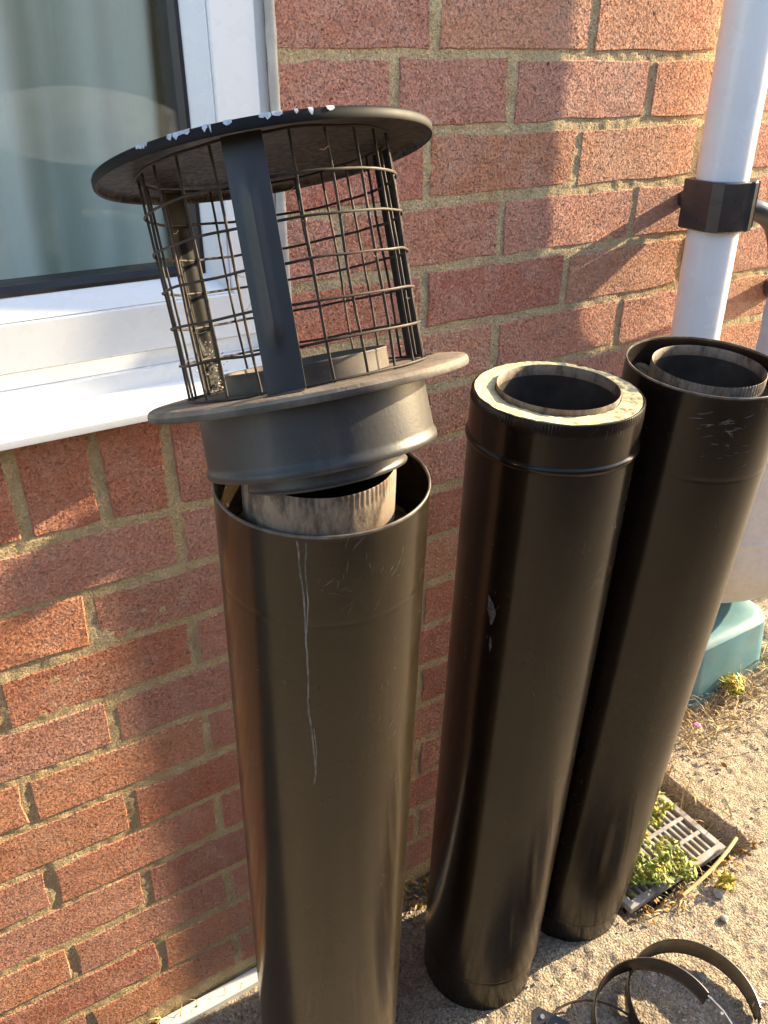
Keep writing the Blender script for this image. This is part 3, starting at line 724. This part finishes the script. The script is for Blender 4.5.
MB().lathe([(.3235, 1.045), (.325, 1.075), (.25, 1.085), (.05, 1.10), (.0005, 1.10)], 96).build('lid', M['clip'], bt, 30)

# ------------------------------------------------------------------ white strip along the wall foot
mb = MB(); mb.rbox(.10, .44, -.0275, -.0035, -.004, .012, .0015)
o = mb.build('edging_strip', M['strip'], None, 30); tag(o, 'thin white plastic strip lying along the foot of the brick wall', 'edging strip')

# ------------------------------------------------------------------ drain grate
gx0, gx1, gy0, gy1 = .868, 1.120, -.243, -.030; gz = -.008
grate = thing('drain_grate', 'square grey drain grate set low in the concrete, overgrown with weeds', 'drain grate', T(gx0, gy0, gz - .012))
W, D_ = gx1 - gx0, gy1 - gy0
mb = MB(); hh = .014
mb.rbox(0, W, 0, .014, 0, hh, .0015); mb.rbox(0, W, D_ - .014, D_, 0, hh, .0015); mb.rbox(0, .014, .0141, D_ - .0141, 0, hh - .0004, .0015); mb.rbox(W - .014, W, .0141, D_ - .0141, 0, hh - .0004, .0015)
mb.build('frame', M['grate'], grate, 30)
bar = MB().rbox(-.0032, .0032, .0142, D_ - .0142, .001, hh - .001, .001).mesh('bar', M['grate'], 30)
nb = 15
for i in range(nb): link('bar', bar, grate, (.014 + (W - .028) * (i + 1) / (nb + 1), 0, 0))
cb = MB().rbox(.0142, W - .0142, -.004, .004, .0008, hh - .0002, .001).mesh('cross_bar', M['grate'], 30)
for f_ in (.2, .42, .64, .86): link('cross_bar', cb, grate, (0, .0142 + (D_ - .0284) * f_, 0))
# the dark gully under it
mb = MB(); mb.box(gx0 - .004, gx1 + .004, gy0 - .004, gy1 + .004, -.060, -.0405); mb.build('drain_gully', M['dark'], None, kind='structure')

# ------------------------------------------------------------------ band clamps
def band(R, w, a0, a1, th=.0012, n=72, lip=.0025):
    # hoop of strip with rolled edges, axis = local z
    prof = [(R - lip * .6, 0), (R, .0006), (R + lip * .35, .003), (R + lip * .35, w - .003), (R, w - .0006), (R - lip * .6, w), (R - lip * .6 - th * .6, w - .0008), (R - th, w - .0022), (R - th + lip * .3, w - .004), (R - th + lip * .3, .004), (R - th, .0022), (R - lip * .6 - th * .6, .0008), (R - lip * .6, 0)]
    return MB().lathe(prof, n, None, R_(a0), R_(a1))
def rotm(rx, ry, rz): return Matrix.Rotation(rz, 4, 'Z') @ Matrix.Rotation(ry, 4, 'Y') @ Matrix.Rotation(rx, 4, 'X')
CG = 'black steel band clamps on the ground'
c1 = thing('band_clamp', 'largest open black band clamp, farthest right on the sunlit concrete', 'band clamp', T(.803, -.424, .004) @ rotm(R_(3), R_(-2), 0), CG)
band(.098, .038, -38, 300).build('band', M['clamp'], c1, 35)
def lug(parent, a, R, zc, ln=.03):
    m = Matrix.Rotation(R_(a), 4, 'Z') @ T(R, 0, zc)
    MB().rbox(-.001, .0015, -.004, ln, -.009, .009, .0008, m).build('lug', M['clamp'], parent, 30)
    mb = MB(); P = [m @ Vector((.003, ln * .8, 0)), m @ Vector((.012, ln * .8, 0))]; mb.tube(P, .0045, 12); P = [m @ Vector((.002, ln * .8, .004)), m @ Vector((.002, ln * .8 + .001, -.010))]; mb.tube(P, .006, 10)
    mb.build('bolt', M['steel'], parent, 40)
lug(c1, -42, .098, .019); 
c2 = thing('band_clamp', 'black band clamp with a bright steel lever end, overlapping the clamp behind it', 'band clamp', T(.722, -.424, .024) @ rotm(R_(7), R_(-5), 0), CG)
band(.094, .040, -6, 300).build('band', M['clamp'], c2, 35)
def lever(parent, a, R, zc):
    m = Matrix.Rotation(R_(a), 4, 'Z') @ T(R, 0, zc)
    mb = MB(); pts = [(0, .004, 0), (.004, -.010, 0), (.006, -.026, .002), (.004, -.045, .003), (-.002, -.062, .002)]
    for k in range(len(pts) - 1):
        a_, b_ = Vector(pts[k]), Vector(pts[k + 1]); w = .0065 - .0008 * k
        vs = [m @ (a_ + Vector((0, 0, w))), m @ (a_ - Vector((0, 0, w))), m @ (b_ - Vector((0, 0, w * .9))), m @ (b_ + Vector((0, 0, w * .9)))]
        vs += [v + (m.to_3x3() @ Vector((.0022, 0, 0))) for v in vs]
        mb.add(vs, [(0, 1, 2, 3), (4, 7, 6, 5), (0, 4, 5, 1), (1, 5, 6, 2), (2, 6, 7, 3), (3, 7, 4, 0)])
    mb.build('lever', M['steel'], parent, 40)
    mb = MB(); mb.tube([m @ Vector((-.002, -.004, 0)), m @ Vector((.007, -.004, 0))], .004, 12); mb.tube([m @ Vector((.002, -.028, -.006)), m @ Vector((.002, -.028, .008))], .0025, 10); mb.build('rivet', M['steel'], parent, 40)
lever(c2, -6, .094, .020)
c3 = thing('band_clamp', 'thin black wire clamp with a triangular bracket at the bottom edge', 'band clamp', T(.634, -.398, .004) @ rotm(R_(-4), R_(4), R_(10)), CG)
n = 90; MB().tube([(.082 * math.cos(R_(-30 + 300 * i / n)), .082 * math.sin(R_(-30 + 300 * i / n)), .016) for i in range(n + 1)], .0019, 8).build('wire_hoop', M['clamp'], c3, 60)
def plate(parent, m):
    out = [(-.030, -.012), (.030, -.016), (.034, -.008), (.004, .030), (-.008, .030), (-.034, -.004)]; n_ = len(out)
    # triangular plate with two holes (holes as bright rivet rings)
    vs = [m @ Vector((x, y, 0)) for x, y in out] + [m @ Vector((x, y, .002)) for x, y in out]
    MB().add(vs, [tuple(range(n_))[::-1], tuple(n_ + i for i in range(n_))] + [(i, (i + 1) % n_, n_ + (i + 1) % n_, n_ + i) for i in range(n_)]).build('bracket_plate', M['clamp'], parent, 30)
    mb = MB()
    for x, y in ((-.018, .0), (.002, .016), (.014, -.004)): mb.tube([m @ Vector((x, y, .0015)), m @ Vector((x, y, .0035))], .0034, 12)
    mb.build('rivet', M['steel'], parent, 40)
plate(c3, T(-.024, .076, .010) @ rotm(R_(28), R_(-10), R_(-15)))

# ------------------------------------------------------------------ stick, stones
def on_ground(x, y): return float(ground_z(np.array([[x]]), np.array([[y]]))[0, 0])
o = MB().tube(smooth_path([(.957, -.277, .006), (1.00, -.274, .008), (1.05, -.268, .010), (1.10, -.258, .010), (1.140, -.247, .008)], 5), lambda i: .0035, 8).build('stick', M['straw'], None, 50)
tag(o, 'pale dry split stick lying across the near corner of the drain grate', 'stick')
def pebble(x, y, s, label, mat=None):
    bm = bmesh.new(); bmesh.ops.create_icosphere(bm, subdivisions=2, radius=s)
    for v in bm.verts: v.co *= 1 + .35 * mnoise.noise(v.co * (1.1 / s) + Vector((x * 30, y * 30, 0))); v.co.z *= .6
    me_ = bpy.data.meshes.new('stone'); bm.to_mesh(me_); bm.free(); me_.materials.append(mat or M['stone'])
    o_ = link('stone', me_, None, (x, y, on_ground(x, y) + s * .35)); o_.rotation_euler = (0, 0, x * 50); return tag(o_, label, 'stone', 'loose stones on the concrete')
pebble(1.018, -.306, .011, 'pale loose stone just below the near corner of the drain grate')
pebble(.868, -.395, .006, 'small light stone inside the loop of the largest clamp')
pebble(.985, -.345, .007, 'small grey stone between the drain grate and the largest clamp')
mb = MB()
for i in range(1300):
    x_ = random.uniform(.3, 2.0); y_ = random.uniform(-.75, -.02)
    if random.random() < .4: y_ = -abs(random.gauss(.0, .03)) - .02
    if PIT[0] < x_ < PIT[1] and PIT[2] < y_ < PIT[3] and random.random() < .5: continue
    s = random.uniform(.0010, .0026); mm = T(x_, y_, on_ground(x_, y_) + s * .4) @ Matrix.Rotation(random.uniform(0, 6), 4, Vector((random.random(), random.random(), 1)).normalized())
    mb.rbox(-s, s, -s * .8, s * .8, -s * .6, s * .6, s * .4, mm)
mb.build('grit', M['stone'], None, 50, kind='stuff', label='loose grit and tiny stones scattered over the concrete')

# ------------------------------------------------------------------ weeds, dry grass, litter
def blade(mb, x, y, z, L, a, lean, w=.0016, seg=6, curl=1.0):
    vs = []; d = Vector((math.cos(a), math.sin(a), 0)); s = Vector((-d.y, d.x, 0)); p = Vector((x, y, z)); el = R_(90 - lean * .4)
    for i in range(seg + 1):
        ww = w * (1 - (i / seg) ** 2 * .9); vs += [p + s * ww, p - s * ww]
        p = p + (d * math.cos(el) + Vector((0, 0, 1)) * math.sin(el)) * (L / seg); el -= R_(lean * curl / seg); p.z = max(p.z, z + .001)
        s = (s + Vector((random.gauss(0, .1), random.gauss(0, .1), random.gauss(0, .25)))).normalized()
    mb.add(vs, [(2 * i, 2 * i + 1, 2 * i + 3, 2 * i + 2) for i in range(seg)])
def leaf(mb, c, n, s, elong=1.5):
    n = n.normalized(); u = n.orthogonal().normalized(); u.rotate(Matrix.Rotation(random.uniform(0, 6.28), 3, n)); w = n.cross(u)
    P = [c - u * s * elong, c - u * s * .3 + w * s * .75, c + u * s * .7 + w * s * .5, c + u * s * elong, c + u * s * .7 - w * s * .5, c - u * s * .3 - w * s * .75, c + n * s * .25]
    mb.add(P, [(0, 1, 6), (1, 2, 6), (2, 3, 6), (3, 4, 6), (4, 5, 6), (5, 0, 6)])
# dry grass round the stand and wall foot
mb = MB()
def tuft(n, fx, fy, L0, L1, lean0=40, lean1=120, w=.0014):
    for i in range(n):
        x_, y_ = fx(), fy(); blade(mb, x_, y_, on_ground(x_, y_), random.uniform(L0, L1), random.uniform(0, 2 * PI), random.uniform(lean0, lean1), random.uniform(.5, 1.2) * w)
tuft(230, lambda: random.uniform(1.27, 1.75), lambda: random.gauss(.03, .03), .03, .10)
tuft(260, lambda: random.uniform(1.60, 2.1), lambda: random.uniform(-.02, .45), .04, .13)
tuft(60, lambda: random.uniform(1.25, 1.5), lambda: random.gauss(-.03, .03), .03, .11, 90, 140)
tuft(130, lambda: random.uniform(.86, 1.16), lambda: random.gauss(-.06, .035), .02, .07)
tuft(90, lambda: random.uniform(1.10, 1.18), lambda: random.uniform(-.22, -.02), .02, .07)
tuft(70, lambda: random.uniform(.88, 1.08), lambda: random.gauss(-.268, .012), .015, .05, 90, 150)
tuft(80, lambda: random.uniform(-.05, .24), lambda: -abs(random.gauss(0.004, .012)), .008, .035)
tuft(50, lambda: random.uniform(.46, .70), lambda: -abs(random.gauss(.02, .025)), .02, .06, 90, 150)
tuft(110, lambda: random.uniform(.90, 1.12), lambda: random.uniform(-.23, -.05), .015, .05, 90, 150, .001)
mb.build('dry_grass', M['straw'], None, kind='stuff', label='dry straw coloured grass along the wall foot and around the teal stand')
mb = MB()
def litter(n, fx, fy, s0=.002, s1=.006):
    for i in range(n):
        x_, y_ = fx(), fy(); leaf(mb, Vector((x_, y_, on_ground(x_, y_) + random.uniform(.001, .008))), Vector((random.gauss(0, .7), random.gauss(0, .7), 1)), random.uniform(s0, s1))
litter(170, lambda: random.uniform(-.02, .30), lambda: -abs(random.gauss(.002, .010)))
litter(260, lambda: random.uniform(.42, .74), lambda: -abs(random.gauss(.02, .022)), .002, .007)
litter(260, lambda: random.uniform(1.26, 1.9), lambda: random.gauss(.02, .05), .002, .006)
litter(120, lambda: random.uniform(.87, 1.17), lambda: random.gauss(-.265, .014))
litter(130, lambda: random.uniform(.86, 1.17), lambda: random.gauss(-.035, .02), .003, .008)
mb.build('leaf_litter', M['litter'], None, kind='stuff', label='brown and orange leaf litter gathered at the wall foot')

def weed(x, y, z, n, spread, hgt, label, s0=.0025, s1=.0058, ymix=.12):
    t = thing('weed', label, 'weed', T(x, y, z), 'green weeds')
    st = MB(); lv = MB(); ly = MB()
    for i in range(n):
        a = random.uniform(0, 2 * PI); rr = spread * math.sqrt(random.random()); ex = Vector((rr * math.cos(a) * 1.0, rr * math.sin(a), random.uniform(.25, 1) * hgt))
        b0 = Vector((ex.x * .35, ex.y * .35, 0)); mid = (b0 + ex) / 2 + Vector((0, 0, hgt * .25)); path = [b0, mid, ex]; st.tube(path, .0006, 4)
        for k in range(random.randint(8, 15)):
            s = random.uniform(.25, 1.05); p = b0.lerp(mid, min(1, s * 2)) if s < .5 else mid.lerp(ex, min(1.1, s * 2 - 1))
            p = p + Vector((random.gauss(0, .006), random.gauss(0, .006), random.gauss(0, .003)))
            leaf(ly if random.random() < ymix else lv, p, Vector((random.gauss(0, .6), random.gauss(0, .6), 1)), random.uniform(s0, s1), random.uniform(1.4, 2.4))
    st.build('stem', M['straw'], t, 60); lv.build('foliage', M['leaf'], t, kind='stuff')
    if ly.v: ly.build('yellow_foliage', M['leaf_y'], t, kind='stuff')
weed(.935, -.185, gz, 34, .065, .050, 'bright green leafy weed growing through the near side of the drain grate')
weed(.995, -.215, gz, 18, .050, .035, 'low green weed spreading over the middle of the drain grate', ymix=.15)
weed(.985, -.125, gz, 18, .055, .05, 'yellowing green weed filling the middle slots of the drain grate', .003, .007, .3)
weed(1.055, -.105, gz, 26, .05, .055, 'pale yellow green weed at the back edge of the drain grate', .003, .007, .4)
weed(1.045, -.300, .0, 3, .012, .02, 'single yellow leaved sprig on the concrete below the drain grate', .004, .008, .9)
weed(1.475, .030, .01, 7, .03, .05, 'small yellow green sprig at the front foot of the teal stand', .004, .008, .5)
t = thing('pink_flower', 'tiny pink flower in the dry grass beside the right hand pipe', 'flower', T(1.31, -.01, .012))
mb = MB()
for k in range(5):
    a = 2 * PI * k / 5; leaf(mb, Vector((.005 * math.cos(a), .005 * math.sin(a), .012)), Vector((.3 * math.cos(a), .3 * math.sin(a), 1)), .0045, 1.1)
mb.build('petals', M['pink'], t); MB().tube([(0, 0, -.01), (.001, 0, .012)], .0007, 5).build('stem', M['leaf'], t)

# ------------------------------------------------------------------ added unseen fence: gives reflections, cuts sky light on the wall
fence = thing('added_fence', 'brown close boarded fence added out of view behind the camera, for reflections and less sky light', 'fence', T(-4.0, -2.15, 0))
board = MB().rbox(-.05, .05, -.011, .011, .02, 1.82, .002).mesh('board', M['fence'])
for i in range(94): link('board', board, fence, (.055 + .104 * i, .006 * (i % 2), 0))
for z in (.35, 1.5): MB().rbox(0, 9.8, -.06, -.018, z, z + .07, .003).build('rail', M['fence'], fence)
